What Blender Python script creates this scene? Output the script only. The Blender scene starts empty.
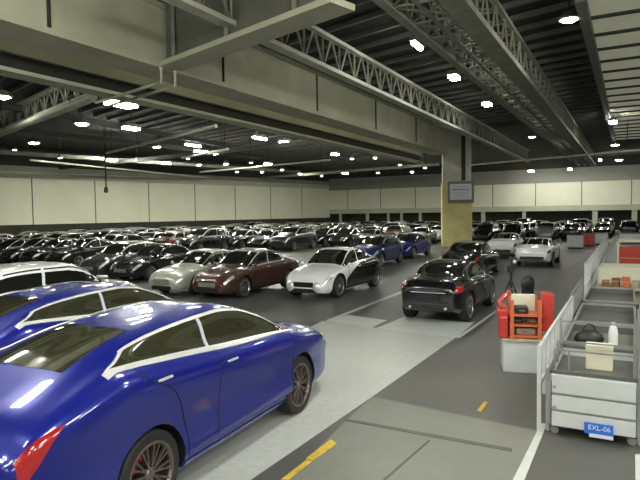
import bpy, bmesh, math, random
from mathutils import Vector, Matrix
random.seed(7)
sc = bpy.context.scene
COL = sc.collection
R = math.radians
# ------------------------------------------------------------------ camera
CAM_H = 2.6
FPX = 570.0
PITCH = math.atan(27/FPX)
ROLL = R(0.8)
cam = bpy.data.cameras.new('camera'); co = bpy.data.objects.new('camera', cam); COL.objects.link(co)
cam.sensor_width = 36; cam.lens = FPX/640*36; cam.clip_end = 400; cam.clip_start = .05
fwd = Vector((0, math.cos(PITCH), -math.sin(PITCH))); up0 = Vector((0, math.sin(PITCH), math.cos(PITCH))); r0 = Vector((1, 0, 0))
cr = r0*math.cos(ROLL) - up0*math.sin(ROLL); cu = up0*math.cos(ROLL) + r0*math.sin(ROLL)
m = Matrix((cr, cu, -fwd)).transposed().to_4x4(); m.translation = (0, 0, CAM_H); co.matrix_world = m
sc.camera = co
def ray(px, py):
    return fwd + cr*((px-320)/FPX) - cu*((py-240)/FPX)
def onz(px, py, z=0.0):
    r = ray(px, py); t = (z-CAM_H)/r.z
    return Vector((r.x*t, r.y*t, z))
def proj(p):
    q = Vector(p) - Vector((0, 0, CAM_H)); d = q.dot(fwd)
    return 320+FPX*q.dot(cr)/d, 240-FPX*q.dot(cu)/d, d
U = Vector((310/FPX, 1, 0)).normalized(); V = Vector((U.y, -U.x, 0))     # the aisle's direction and its right
W_ = Vector((-.7, .7, 0)).normalized()                                     # the cross beams' direction
HEAD = math.atan2(U.y, U.x)
# ------------------------------------------------------------------ view
sc.view_settings.view_transform = 'Standard'; sc.view_settings.look = 'None'
sc.view_settings.gamma = 1; sc.view_settings.use_curve_mapping = False; sc.view_settings.exposure = -0.27
sc.cycles.use_denoising = True
sc.cycles.max_bounces = 6; sc.cycles.diffuse_bounces = 3; sc.cycles.glossy_bounces = 3
sc.cycles.sample_clamp_indirect = 4.0
wd = bpy.data.worlds.new('hall_world'); sc.world = wd; wd.use_nodes = True
wd.node_tree.nodes['Background'].inputs[0].default_value = (.95, 1, .92, 1)
wd.node_tree.nodes['Background'].inputs[1].default_value = 0.35
# ------------------------------------------------------------------ materials
M = {}
def lin(c):
    return tuple(((v/255)/12.92 if v/255 <= .04045 else ((v/255+.055)/1.055)**2.4) for v in c)
def mat(name, col, rough=.5, metal=0, coat=0, noise=0, nscale=3, emit=0, spec=.5, bump=0):
    a = bpy.data.materials.new(name); a.use_nodes = True; nt = a.node_tree; b = nt.nodes['Principled BSDF']
    c = (*col, 1)
    b.inputs['Base Color'].default_value = c; b.inputs['Roughness'].default_value = rough
    b.inputs['Metallic'].default_value = metal; b.inputs['Coat Weight'].default_value = coat
    b.inputs['Coat Roughness'].default_value = .04; b.inputs['Specular IOR Level'].default_value = spec
    if emit:
        b.inputs['Emission Color'].default_value = c; b.inputs['Emission Strength'].default_value = emit
    if noise or bump:
        tc = nt.nodes.new('ShaderNodeTexCoord'); n = nt.nodes.new('ShaderNodeTexNoise')
        n.inputs['Scale'].default_value = nscale; n.inputs['Detail'].default_value = 5
        nt.links.new(tc.outputs['Object'], n.inputs['Vector'])
        if noise:
            rp = nt.nodes.new('ShaderNodeMapRange'); rp.inputs[1].default_value = .3; rp.inputs[2].default_value = .7
            rp.inputs[3].default_value = 1-noise; rp.inputs[4].default_value = 1+noise
            nt.links.new(n.outputs[0], rp.inputs[0])
            mx = nt.nodes.new('ShaderNodeVectorMath'); mx.operation = 'SCALE'; mx.inputs[0].default_value = col
            nt.links.new(rp.outputs[0], mx.inputs['Scale']); nt.links.new(mx.outputs[0], b.inputs['Base Color'])
        if bump:
            bp = nt.nodes.new('ShaderNodeBump'); bp.inputs['Strength'].default_value = bump
            nt.links.new(n.outputs[0], bp.inputs['Height']); nt.links.new(bp.outputs[0], b.inputs['Normal'])
    M[name] = a
    return a
mat('blue_paint', (.005, .011, .20), .30, .25, 1, .06, 40, spec=.3)
mat('navy_paint', (.012, .024, .13), .3, .2, 1, .05, 40)
mat('black_paint', (.006, .006, .007), .22, .0, 1, .05, 40)
mat('dark_grey_paint', (.03, .031, .033), .28, .3, 1, .05, 40)
mat('white_paint', (.84, .86, .88), .3, 0, 1, .02, 30)
mat('silver_paint', (.40, .41, .40), .3, .5, 1, .03, 40)
mat('sage_paint', (.38, .40, .34), .35, .2, 1, .03, 40)
mat('maroon_paint', (.075, .028, .022), .3, .25, 1, .05, 40)
mat('red_paint', (.42, .028, .02), .4, 0, .3, .06, 12)
mat('orange_paint', (.50, .11, .04), .45, 0, .2, .06, 12)
mat('glass_dark', (.012, .013, .011), .06, 0, 1, .02, 5, spec=.6)
mat('glass_olive', (.028, .028, .016), .08, 0, 1, .05, 5, spec=.6)
mat('chrome', (.80, .80, .78), .25, .45, 0, .02, 30)
mat('alloy', (.42, .40, .39), .3, .9, 0, .05, 30)
mat('dark_alloy', (.17, .14, .13), .35, .8, 0, .05, 30)
mat('rubber', (.012, .012, .012), .75, 0, 0, .1, 30)
mat('black_plastic', (.010, .010, .010), .5, 0, 0, .1, 30)
mat('seam', (.004, .004, .010), .7, 0, 0, .1, 20)
mat('tail_red', (.34, .008, .008), .15, 0, 1, .08, 20)
mat('lamp_clear', (.65, .66, .66), .1, .4, 1, .05, 40)
mat('concrete_beam', (.50, .50, .37), .8, 0, 0, .12, .8)
mat('steel_pale', (.48, .485, .39), .6, .1, 0, .12, 1.5)
mat('truss_grey', (.27, .275, .215), .65, .1, 0, .15, 2)
mat('steel_mid', (.17, .175, .14), .6, .2, 0, .12, 2)
mat('steel_dark', (.028, .028, .024), .65, .2, 0, .12, 2)
mat('deck_dark', (.011, .011, .010), .8, 0, 0, .15, .6)
mat('deck_rib', (.11, .11, .098), .7, .1, 0, .15, 1.2)
mat('bay_pale_glow', (.42, .42, .30), .7, 0, 0, .15, .7)
M['bay_pale_glow'].node_tree.nodes['Principled BSDF'].inputs['Emission Color'].default_value = (.9, .92, .68, 1)
M['bay_pale_glow'].node_tree.nodes['Principled BSDF'].inputs['Emission Strength'].default_value = .19  # panels given a faint glow, standing in for daylight through the roof
mat('wall_pale', (.76, .76, .60), .7, 0, 0, .05, .35)
mat('wall_band', (.27, .275, .235), .7, 0, 0, .08, .5)
mat('wall_lip', (.5, .5, .40), .7, 0, 0, .08, .5)
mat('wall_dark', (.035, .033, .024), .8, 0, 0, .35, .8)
mat('wall_seam', (.10, .10, .08), .8, 0, 0, .1, 1)
mat('column_yellow', (.62, .55, .25), .7, 0, 0, .12, 1.2)
mat('column_grey', (.5, .505, .41), .75, 0, 0, .12, 1)
mat('sign_white', (.62, .64, .66), .5, 0, 0, .05, 4)
mat('sign_ink', (.33, .34, .38), .6, 0, 0, .1, 10)
mat('cart_white', (.50, .52, .52), .45, 0, 0, .05, 6)
mat('cart_grey', (.10, .10, .095), .5, .2, 0, .1, 6)
mat('metal_grey', (.32, .33, .32), .4, .6, 0, .1, 10)
mat('cream', (.60, .58, .46), .6, 0, 0, .06, 5)
mat('tan', (.36, .32, .24), .7, 0, 0, .08, 8)
mat('brown_goods', (.20, .09, .035), .7, 0, 0, .3, 14)
mat('green_goods', (.10, .12, .05), .7, 0, 0, .3, 14)
mat('sign_blue', (.02, .13, .62), .4, 0, .2, .03, 20)
mat('lamp_glow', (1, 1, .88), .5, emit=70)
mat('lamp_glow_right', (1, 1, .9), .5, emit=135)
mat('lamp_glow_far', (1, 1, .86), .5, emit=850)
mat('lamp_glow_added', (1, 1, .88), .5, emit=75)
mat('tyre_mark', (.095, .097, .085), .7, 0, 0, .2, 4)
def floor_mat(name, col, rough, noise=.14, scale=.5, wear=None):
    a = mat(name, col, rough, 0, 0, noise, scale)
    nt = a.node_tree; b = nt.nodes['Principled BSDF']; tc = [n for n in nt.nodes if n.type == 'TEX_COORD'][0]
    n2 = nt.nodes.new('ShaderNodeTexNoise'); n2.inputs['Scale'].default_value = 9; n2.inputs['Detail'].default_value = 6
    nt.links.new(tc.outputs['Object'], n2.inputs['Vector'])
    mr = nt.nodes.new('ShaderNodeMapRange'); mr.inputs[1].default_value = .3; mr.inputs[2].default_value = .7
    mr.inputs[3].default_value = .90; mr.inputs[4].default_value = 1.08
    nt.links.new(n2.outputs[0], mr.inputs[0])
    s = nt.nodes.new('ShaderNodeVectorMath'); s.operation = 'SCALE'
    src = b.inputs['Base Color'].links[0].from_socket
    nt.links.new(src, s.inputs[0]); nt.links.new(mr.outputs[0], s.inputs['Scale']); nt.links.new(s.outputs[0], b.inputs['Base Color'])
    r2 = nt.nodes.new('ShaderNodeMapRange'); r2.inputs[3].default_value = rough-.08; r2.inputs[4].default_value = rough+.1
    nt.links.new(n2.outputs[0], r2.inputs[0]); nt.links.new(r2.outputs[0], b.inputs['Roughness'])
    return a
floor_mat('floor_grey', (.076, .076, .068), .42)
floor_mat('floor_dark', (.088, .085, .075), .42)
floor_mat('floor_light', (.16, .165, .143), .45)
floor_mat('floor_aisle', (.10, .104, .10), .40)
floor_mat('floor_lane', (.39, .405, .385), .4, .06, .6)
floor_mat('lane_white', (.47, .49, .475), .4, .05, .6)
floor_mat('lane_grey', (.27, .285, .265), .42, .08, .6)
floor_mat('paint_yellow', (.52, .36, .03), .6, .3, 6)
# ------------------------------------------------------------------ mesh builder
class MB:
    def __init__(s): s.v = []; s.f = []; s.mi = []
    def add(s, vs, fs, mi=0):
        o = len(s.v); s.v += [tuple(v) for v in vs]
        s.f += [tuple(i+o for i in f) for f in fs]; s.mi += [mi]*len(fs)
    def prism(s, c8, mi=0):
        s.add(c8, [(3, 2, 1, 0), (4, 5, 6, 7), (0, 1, 5, 4), (1, 2, 6, 5), (2, 3, 7, 6), (3, 0, 4, 7)], mi)
    def box(s, lo, hi, mi=0, T=None):
        x0, y0, z0 = lo; x1, y1, z1 = hi
        p = [(x0, y0, z0), (x1, y0, z0), (x1, y1, z0), (x0, y1, z0), (x0, y0, z1), (x1, y0, z1), (x1, y1, z1), (x0, y1, z1)]
        if T: p = [T @ Vector(q) for q in p]
        s.prism(p, mi)
    def bar(s, a, b, w, h, mi=0, up=Vector((0, 0, 1))):
        a = Vector(a); b = Vector(b); d = (b-a).normalized()
        if abs(d.dot(up)) > .99: up = Vector((1, 0, 0))
        x = d.cross(up).normalized(); y = x.cross(d).normalized()
        p = []
        for e in (a, b):
            p += [e-x*w/2-y*h/2, e+x*w/2-y*h/2, e+x*w/2+y*h/2, e-x*w/2+y*h/2]
        s.prism(p, mi)
    def tube(s, pts, r, n=8, mi=0, closed=False):
        pts = [Vector(p) for p in pts]; N = len(pts); rings = []
        prev = None
        for i, p in enumerate(pts):
            d = (pts[(i+1) % N]-pts[i-1]) if closed else (pts[min(i+1, N-1)]-pts[max(i-1, 0)])
            d = d.normalized() if d.length > 1e-9 else Vector((1, 0, 0))
            ref = prev if prev is not None and abs(prev.dot(d)) < .95 else (Vector((0, 0, 1)) if abs(d.z) < .9 else Vector((1, 0, 0)))
            x = (ref - d*ref.dot(d)).normalized(); y = d.cross(x); prev = x
            rings.append([p + (x*math.cos(2*math.pi*k/n)+y*math.sin(2*math.pi*k/n))*r for k in range(n)])
        vs = [q for rg in rings for q in rg]; fs = []
        for i in range(N if closed else N-1):
            j = (i+1) % N
            for k in range(n):
                fs.append((i*n+k, i*n+(k+1) % n, j*n+(k+1) % n, j*n+k))
        if not closed:
            fs += [tuple(range(n-1, -1, -1)), tuple((N-1)*n+k for k in range(n))]
        s.add(vs, fs, mi)
    def lathe(s, prof, n=24, axis='z', c=(0, 0, 0), mi=0, closed=False):
        vs = []; c = Vector(c)
        for (r, h) in prof:
            for k in range(n):
                a = 2*math.pi*k/n; x, y = r*math.cos(a), r*math.sin(a)
                vs.append(c + (Vector((x, y, h)) if axis == 'z' else Vector((x, h, y)) if axis == 'y' else Vector((h, x, y))))
        fs = []; P = len(prof)
        for i in range(P if closed else P-1):
            j = (i+1) % P
            for k in range(n):
                fs.append((i*n+k, i*n+(k+1) % n, j*n+(k+1) % n, j*n+k))
        if not closed:
            if prof[0][0] > 1e-6: fs.append(tuple(range(n)))
            if prof[-1][0] > 1e-6: fs.append(tuple((P-1)*n+k for k in range(n)))
        s.add(vs, fs, mi)
    def mesh(s, name, mats, smooth=None):
        me = bpy.data.meshes.new(name); me.from_pydata(s.v, [], s.f)
        for a in ([mats] if isinstance(mats, str) else mats): me.materials.append(M[a])
        me.polygons.foreach_set('material_index', s.mi)
        bm = bmesh.new(); bm.from_mesh(me)
        bmesh.ops.remove_doubles(bm, verts=bm.verts, dist=1e-5)
        bmesh.ops.recalc_face_normals(bm, faces=bm.faces); bm.to_mesh(me); bm.free()
        if smooth:
            me.shade_smooth(); me.set_sharp_from_angle(angle=R(smooth))
        me.update(); return me
    def build(s, name, mats, parent=None, smooth=None, bevel=0):
        o = bpy.data.objects.new(name, s.mesh(name, mats, smooth)); COL.objects.link(o)
        if parent: o.parent = parent
        if bevel:
            bv = o.modifiers.new('bevel', 'BEVEL'); bv.width = bevel; bv.segments = 2; bv.limit_method = 'ANGLE'
        return o
def tag(o, label=None, cat=None, group=None, kind=None):
    if label: o['label'] = label
    if cat: o['category'] = cat
    if group: o['group'] = group
    if kind: o['kind'] = kind
    return o
def empty(name, loc=(0, 0, 0), rz=0):
    o = bpy.data.objects.new(name, None); COL.objects.link(o); o.location = loc; o.rotation_euler = (0, 0, rz)
    o.empty_display_size = .2
    return o
KIDS = {}
def copy_tree(o, parent=None):
    c = o.copy(); COL.objects.link(c)
    if parent: c.parent = parent
    for ch in [q for q in o.children]: copy_tree(ch, c)
    return c
def pchip(pts):
    pts = sorted(pts); xs = [p[0] for p in pts]; ys = [p[1] for p in pts]; n = len(xs)
    h = [xs[i+1]-xs[i] for i in range(n-1)]; d = [(ys[i+1]-ys[i])/h[i] for i in range(n-1)]
    mm = [0]*n
    for i in range(1, n-1):
        if d[i-1]*d[i] > 0:
            w1 = 2*h[i]+h[i-1]; w2 = h[i]+2*h[i-1]
            mm[i] = (w1+w2)/(w1/d[i-1]+w2/d[i])
    mm[0] = d[0]; mm[-1] = d[-1]
    def f(x):
        if x <= xs[0]: return ys[0]
        if x >= xs[-1]: return ys[-1]
        i = 0
        while x > xs[i+1]: i += 1
        t = (x-xs[i])/h[i]
        return ((1+2*t)*(1-t)**2*ys[i] + t*(1-t)**2*h[i]*mm[i] + t*t*(3-2*t)*ys[i+1] + t*t*(t-1)*h[i]*mm[i+1])
    return f
# ------------------------------------------------------------------ car bodies
class Body:
    """a lofted car body: S(x, t, side) gives a point of its skin"""
    def __init__(s, fx, rx, W, axf, axr, r, top, belt, xc, xh, xq, xd, roofw, zb=.2, zm=.60, nose=.62, tail=.72):
        s.__dict__.update(locals()); s.fz = pchip(top); s.fb = pchip(belt)
        s.fw = pchip([(rx, .76*W), (xd, .74*W), (xq, roofw), (xh, roofw), (xc, .76*W), (fx, .70*W)])
        s.fp = pchip([(rx, .80), (rx+.12, .87), (rx+.45, .95), (rx+1.1, 1), (0, 1), (fx-1.2, 1), (fx-.55, .955), (fx-.18, .86), (fx, .74)])
        s.fzb = pchip([(rx, zb+.14), (rx+.35, zb+.03), (rx+.8, zb), (fx-.7, zb), (fx-.25, zb+.0), (fx, zb+.04)])
        s.cache = {}
    def ctrl(s, x):
        if x in s.cache: return s.cache[x]
        p = s.fp(x); W = s.W*p; zt = s.fz(x); zs = min(s.fb(x), zt-.09); zb = s.fzb(x)
        zr = max(zt-.05, zs+.035); wr = s.fw(x)*min(1, p+.06); zm = min(s.zm, zb+(zs-zb)*.55)
        c = [(0, zb), (W*.86, zb), (W*.955, zb+.08), (W, zm), (W*.955, zs), (W*.955-.045, zs+.018), (min(wr, W*.955-.06), zr), (wr*.80, zr+.62*(zt-zr)), (0, zt)]
        # tangents for a smooth section
        n = len(c); L = [max(1e-4, math.dist(c[i], c[i+1])) for i in range(n-1)]
        tg = []
        for i in range(n):
            if i in (0, 1): tg.append(None); continue
            if i == n-1: tg.append((-1.0, 0.0)); continue
            a, b, q = c[i-1], c[i], c[i+1]
            d1 = ((b[0]-a[0])/L[i-1], (b[1]-a[1])/L[i-1]); d2 = ((q[0]-b[0])/L[i], (q[1]-b[1])/L[i])
            w1, w2 = L[i], L[i-1]
            tg.append(((d1[0]*w1+d2[0]*w2)/(w1+w2), (d1[1]*w1+d2[1]*w2)/(w1+w2)))
        s.cache[x] = (c, L, tg); return s.cache[x]
    def S(s, x, t, side=1):
        c, L, tg = s.ctrl(x); i = min(int(t), 7); f = t-i
        if i < 2:
            y = c[i][0]*(1-f)+c[i+1][0]*f; z = c[i][1]*(1-f)+c[i+1][1]*f
        else:
            a, b = c[i], c[i+1]; l = L[i]; h0 = (1+2*f)*(1-f)**2; h1 = f*(1-f)**2*l; h2 = f*f*(3-2*f); h3 = f*f*(f-1)*l
            y = h0*a[0]+h1*tg[i][0]+h2*b[0]+h3*tg[i+1][0]; z = h0*a[1]+h1*tg[i][1]+h2*b[1]+h3*tg[i+1][1]
        return Vector((x, side*y, z))
    def N(s, x, t, side=1):
        e = .004; t0, t1 = max(0, t-.02), min(8, t+.02)
        a = s.S(x+e, t, side)-s.S(x-e, t, side); b = s.S(x, t1, side)-s.S(x, t0, side)
        n = a.cross(b)*(-side)
        n = n if n.length > 1e-12 else Vector((0, side, 0))
        n.normalize()
        if n.y*side < 0 and t < 6: n = -n
        if t >= 7.5 and n.z < 0: n = -n
        return n
    def shell(s, nst, tdens=1.0):
        ts = [0, 1, 1.5]
        for i, k in ((2, 6), (3, 6), (4, 3), (5, 7), (6, 4), (7, 4)):
            k = max(1, round(k*tdens)); ts += [i+j/k for j in range(k)]
        ts.append(8)
        fx, rx = s.fx, s.rx
        xs = [rx+(fx-rx)*(.5-.5*math.cos(math.pi*i/nst))*1.0 for i in range(nst+1)]
        xs = [.5*x + .5*(rx+(fx-rx)*i/nst) for i, x in enumerate(xs)]
        secs = []
        for x in xs:
            secs.append([s.S(x, t) for t in ts])
        # rounded ends
        for end, dirn, k in ((secs[-1], 1, s.nose), (secs[0], -1, s.tail)):
            zc = sum(p.z for p in end)/len(end); ym = max(p.y for p in end); z0 = min(p.z for p in end); z1 = max(p.z for p in end); zc = z0+(z1-z0)*.5
            for (dx, f) in ((.022, .97), (.04, .90), (.05, .78)):
                ring = [Vector((p.x+dirn*dx, p.y*(1-(1-f)*.7), zc+(p.z-zc)*f)) for p in end]
                if dirn > 0: secs.append(ring)
                else: secs.insert(0, ring)
        mb = MB(); n = len(ts); full = []
        for sec in secs:
            full.append(sec + [Vector((p.x, -p.y, p.z)) for p in reversed(sec[1:-1])])
        k = len(full[0]); vs = [p for rg in full for p in rg]; fs = []
        for i in range(len(full)-1):
            for j in range(k):
                fs.append((i*k+j, i*k+(j+1) % k, (i+1)*k+(j+1) % k, (i+1)*k+j))
        # caps as strips between the right and left halves
        for base in (0, (len(full)-1)*k):
            for j in range(n-1):
                a, b = base+j, base+j+1; c_, d_ = base+(k-j) % k, base+(k-j-1) % k
                if j == 0: fs.append((a, b, d_))
                elif j == n-2: fs.append((a, b, c_))
                else: fs.append((a, b, d_, c_))
        mb.add(vs, fs); return mb
    def patch(s, x0, x1, t0, t1, nx, nt, off, thick, side=1, mb=None, mi=0):
        """a curved panel lying on the skin; t0, t1 may depend on x (a fraction 0..1), x0, x1 on t (0..1)"""
        mb = mb or MB(); g = []
        F = lambda q, a: q(a) if callable(q) else q
        for i in range(nx+1):
            fi = i/nx; row = []
            for j in range(nt+1):
                fj = j/nt; x = F(x0, fj)*(1-fi)+F(x1, fj)*fi; t = F(t0, fi)*(1-fj)+F(t1, fi)*fj
                p = s.S(x, t, side); nn = s.N(x, t, side); row.append((p+nn*off, p-nn*thick))
            g.append(row)
        vs = []; fs = []; c = nt+1; tot = (nx+1)*c
        for lay in (0, 1): vs += [g[i][j][lay] for i in range(nx+1) for j in range(nt+1)]
        for i in range(nx):
            for j in range(nt):
                a, b, d, e = i*c+j, (i+1)*c+j, (i+1)*c+j+1, i*c+j+1
                fs += [(a, b, d, e), (a+tot, e+tot, d+tot, b+tot)]
        for i in range(nx):
            for j in (0, nt): a, b = i*c+j, (i+1)*c+j; fs.append((a, b, b+tot, a+tot))
        for j in range(nt):
            for i in (0, nx): a, b = i*c+j, i*c+j+1; fs.append((a, b, b+tot, a+tot))
        mb.add(vs, fs, mi); return mb
    def outline(s, x0, x1, t0, t1, off, side=1, n=10):
        F = lambda q, a: q(a) if callable(q) else q
        pts = []
        def P(fi, fj):
            x = F(x0, fj)*(1-fi)+F(x1, fj)*fi; t = F(t0, fi)*(1-fj)+F(t1, fi)*fj
            return s.S(x, t, side)+s.N(x, t, side)*off
        for i in range(n): pts.append(P(i/n, 0))
        for i in range(n): pts.append(P(1, i/n))
        for i in range(n): pts.append(P(1-i/n, 1))
        for i in range(n): pts.append(P(0, 1-i/n))
        return pts
    def over(s, x0, x1, t, n, nx, off, thick, mb=None):
        """a panel running over the centreline (windscreen, rear window, hood, boot lid); t is its edge"""
        mb = mb or MB(); g = []
        for i in range(nx+1):
            x = x0+(x1-x0)*i/nx; row = []
            for j in range(-n, n+1):
                f = abs(j)/n; tt = 8-(8-t)*f; side = 1 if j >= 0 else -1
                p = s.S(x, tt, side); nn = s.N(x, tt, side)
                row.append((p+nn*off, p-nn*thick))
            g.append(row)
        c = 2*n+1; tot = (nx+1)*c; vs = []; fs = []
        for lay in (0, 1): vs += [g[i][j][lay] for i in range(nx+1) for j in range(c)]
        for i in range(nx):
            for j in range(c-1):
                a, b, d, e = i*c+j, (i+1)*c+j, (i+1)*c+j+1, i*c+j+1
                fs += [(a, b, d, e), (a+tot, e+tot, d+tot, b+tot)]
        for i in range(nx):
            for j in (0, c-1): a, b = i*c+j, (i+1)*c+j; fs.append((a, b, b+tot, a+tot))
        for j in range(c-1):
            for i in (0, nx): a, b = i*c+j, i*c+j+1; fs.append((a, b, b+tot, a+tot))
        mb.add(vs, fs); return mb
CUT = {}
def body_mesh(B, paint, nst, td, arch=.05):
    o = B.shell(nst, td).build('body_blank', [paint, 'black_plastic'])
    cut = MB()
    n = 28 if nst > 40 else 16
    for ax in (B.axf, B.axr):
        for sd in (1, -1):
            y0, y1 = sd*(B.W-.30), sd*(B.W+.2)
            cut.lathe([(B.r+arch, y0), (B.r+arch, y1)], n, 'y', (ax, 0, B.r), 1)
    c = cut.build('cut_blank', [paint, 'black_plastic'])
    md = o.modifiers.new('b', 'BOOLEAN'); md.operation = 'DIFFERENCE'; md.object = c; md.solver = 'EXACT'
    dg = bpy.context.evaluated_depsgraph_get(); dg.update()
    me = bpy.data.meshes.new_from_object(o.evaluated_get(dg))
    bpy.data.objects.remove(o); bpy.data.objects.remove(c)
    me.shade_smooth(); me.set_sharp_from_angle(angle=R(42)); return me
def link(name, me, parent):
    o = bpy.data.objects.new(name, me); COL.objects.link(o); o.parent = parent; return o
def wheel_meshes(r, w, detail, rimmat, spokes=10, caliper=False):
    n = 40 if detail > 1 else 18
    ty = MB()
    ri = r*.74
    ty.lathe([(ri, -w/2+.01), (r*.93, -w/2), (r*.985, -w/2+.02), (r, -w/2+.05), (r, w/2-.05), (r*.985, w/2-.02), (r*.93, w/2), (ri, w/2-.01)], n, 'y', closed=True)
    rm = MB()
    rm.lathe([(ri+.004, -w/2+.02), (ri+.004, w/2-.004), (ri-.018, w/2+.002), (ri-.035, w/2-.02), (ri-.03, -w/2+.02)], n, 'y', closed=True)
    rm.lathe([(.0, w/2-.01), (.045, w/2-.012), (.062, w/2-.03), (.062, .0), (0, .0)], 14, 'y')
    for k in range(spokes):
        a = 2*math.pi*k/spokes
        if detail > 1:
            for da in (-.5, .5):
                a2 = a + da*2*math.pi/spokes*.42
                rm.bar((.05*math.cos(a), w/2-.032, .05*math.sin(a)), ((ri-.01)*math.cos(a2), w/2-.018, (ri-.01)*math.sin(a2)), .017, .024, 0, Vector((0, 1, 0)))
        else:
            rm.bar((.04*math.cos(a), w/2-.03, .04*math.sin(a)), ((ri-.01)*math.cos(a), w/2-.02, (ri-.01)*math.sin(a)), .045, .03, 0, Vector((0, 1, 0)))
    dk = MB(); dk.lathe([(0, 0), (ri-.03, 0), (ri-.03, -.02), (0, -.02)], n, 'y')
    if caliper:
        for k in range(7):
            a0 = R(20+k*8); a1 = R(28+k*8); rr = ri-.10
            dk.bar((rr*math.cos(a0), .02, rr*math.sin(a0)), (rr*math.cos(a1), .02, rr*math.sin(a1)), .09, .05, 1, Vector((0, 1, 0)))
    return (ty.mesh('wheel', 'rubber', 35), rm.mesh('rim', rimmat, 35), dk.mesh('brake_disc', ['black_plastic', 'red_paint'], 35))
def make_car(name, B, paint, detail=1, roof=None, glass='glass_dark', rim='alloy', trim=None, lamps=True, caliper=False, grille='black_plastic', spokes=10, wheelw=.22):
    """detail 0: far, 1: mid, 2: near, 3: the hero"""
    root = empty(name)
    nst, td = {0: (20, .5), 1: (34, .7), 2: (48, .9), 3: (84, 1.3)}[detail]
    link('body', body_mesh(B, paint, nst, td), root)
    q = {0: 1, 1: 1, 2: 2, 3: 3}[detail]
    B.over(B.xc-.03, B.xh+.04, 6.06, 4*q, 5*q, .004, .01).build('windshield', glass, root, 50)
    B.over(B.xq-.04, B.xd+.05, 6.08 if detail < 3 else 7.15, 4*q, 5*q, .004, .01).build('rear_window', glass, root, 50)
    if roof: B.over(B.xh+.03, B.xq-.03, 6.0, 4*q, 5*q, .005, .01).build('roof_panel', roof, root, 50)
    # side windows, split at the pillar
    xa, xb, xp = B.xc-.05, B.xd+.22, .5*(B.xh+B.xq)+.02 - (.0 if detail == 3 else 0)
    for sd in (1, -1):
        for (x0, x1) in ((xb, xp-.035), (xp+.035, xa)):
            if x0 == xb: x0 = lambda f: xb+.32*f
            B.patch(x0, x1, 5.12, 5.90, 8*q, 3*q, .004, .008, sd).build('side_window', glass, root, 50)
        if trim:
            mb = B.patch(xb-.05, xa+.02, 4.55 if detail < 3 else (lambda f: 3.98+.55*f), 5.12, 12*q, 2, .008, .01, sd)
            B.patch(xb+.26, xa+.02, 5.90, 6.04, 12*q, 2, .008, .01, sd, mb)
            B.patch(lambda f: xb-.05+.33*f, lambda f: xb+.01+.33*f, 5.1, 6.0, 2, 5*q, .008, .01, sd, mb)
            B.patch(xp-.02, xp+.02, 5.1, 5.92, 1, 5, .007, .01, sd, mb)
            mb.build('window_trim', trim, root, 50)
    ty, rm, dk = wheel_meshes(B.r, wheelw, detail, rim, spokes if detail else 5, caliper)
    for ax in (B.axf, B.axr):
        for sd in (1, -1):
            t = link('wheel', ty, root); t.location = (ax, sd*(B.W-wheelw/2-.015), B.r)
            if sd < 0: t.rotation_euler = (0, 0, math.pi)
            link('rim', rm, t)
            if detail: link('brake_disc', dk, t)
    if lamps:
        for sd in (1, -1):
            B.patch(B.fx-.36, B.fx-.02, lambda f: 3.62-.1*f, lambda f: 4.2-.0*f, 5*q, 3*q, .008, .01, sd).build('headlight', 'lamp_clear', root, 50)
            B.patch(B.rx+.01, lambda f: B.rx+.20+.12*f, (3.5 if detail < 3 else (lambda f: 3.2+.45*f)), (4.0 if detail < 3 else (lambda f: 3.95-.12*f)), 4*q, 3*q, .008, .01, sd).build('taillight', 'tail_red', root, 50)
    if detail:
        g = MB(); zc = B.fzb(B.fx)+.5*(B.fz(B.fx)-B.fzb(B.fx))
        wg = B.W*.40
        g.box((B.fx-.02, -wg, zc-.02), (B.fx+.065, wg, zc+.13)); 
        g.box((B.fx-.02, -wg*1.25, zc-.19), (B.fx+.058, wg*1.25, zc-.06))
        for k in range(5): g.box((B.fx+.05, -wg, zc-.005+k*.027), (B.fx+.075, wg, zc+.005+k*.027), 1)
        g.build('grille', [grille, 'chrome' if grille == 'black_plastic' else grille], root)
        bm_ = MB(); zr_ = B.fzb(B.rx)
        bm_.box((B.rx-.066, -B.W*.62, zr_+.02), (B.rx+.1, B.W*.62, zr_+.16)); bm_.build('bumper_insert', 'black_plastic', root, bevel=.02)
        if detail == 2:
            ry, rz = B.rx-.055, zr_
            mb = MB(); mb.box((ry-.02, -B.W*.5, rz+.40), (ry+.05, B.W*.5, rz+.412)); mb.build('boot_trim', 'chrome', root)
            mb = MB(); mb.box((ry-.02, -.27, rz+.24), (ry+.05, .27, rz+.36)); mb.build('plate_recess', 'seam', root, bevel=.01)
            for z in (.2, .46): mb = MB(); mb.box((ry-.012, -B.W*.6, rz+z), (ry+.05, B.W*.6, rz+z+.012)); mb.build('boot_seam', 'seam', root)
            for sd in (1, -1):
                mb = MB(); mb.tube([(ry+.1, sd*.42, rz+.06), (ry-.05, sd*.42, rz+.06)], .028, 12); mb.build('exhaust_tip', 'chrome', root, smooth=40)
        for sd in ((1, -1) if detail < 3 else ()):
            mr = MB(); xm = B.xc-.18; p = B.S(xm, 5.0, sd)
            mr.lathe([(0, -.045), (.045, -.035), (.065, 0), (.045, .04), (0, .045)], 10, 'x', (p.x, p.y+sd*.10, p.z+.06))
            mr.bar((p.x, p.y-sd*.02, p.z+.01), (p.x, p.y+sd*.08, p.z+.05), .05, .03)
            mr.build('mirror', paint, root, 60)
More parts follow.
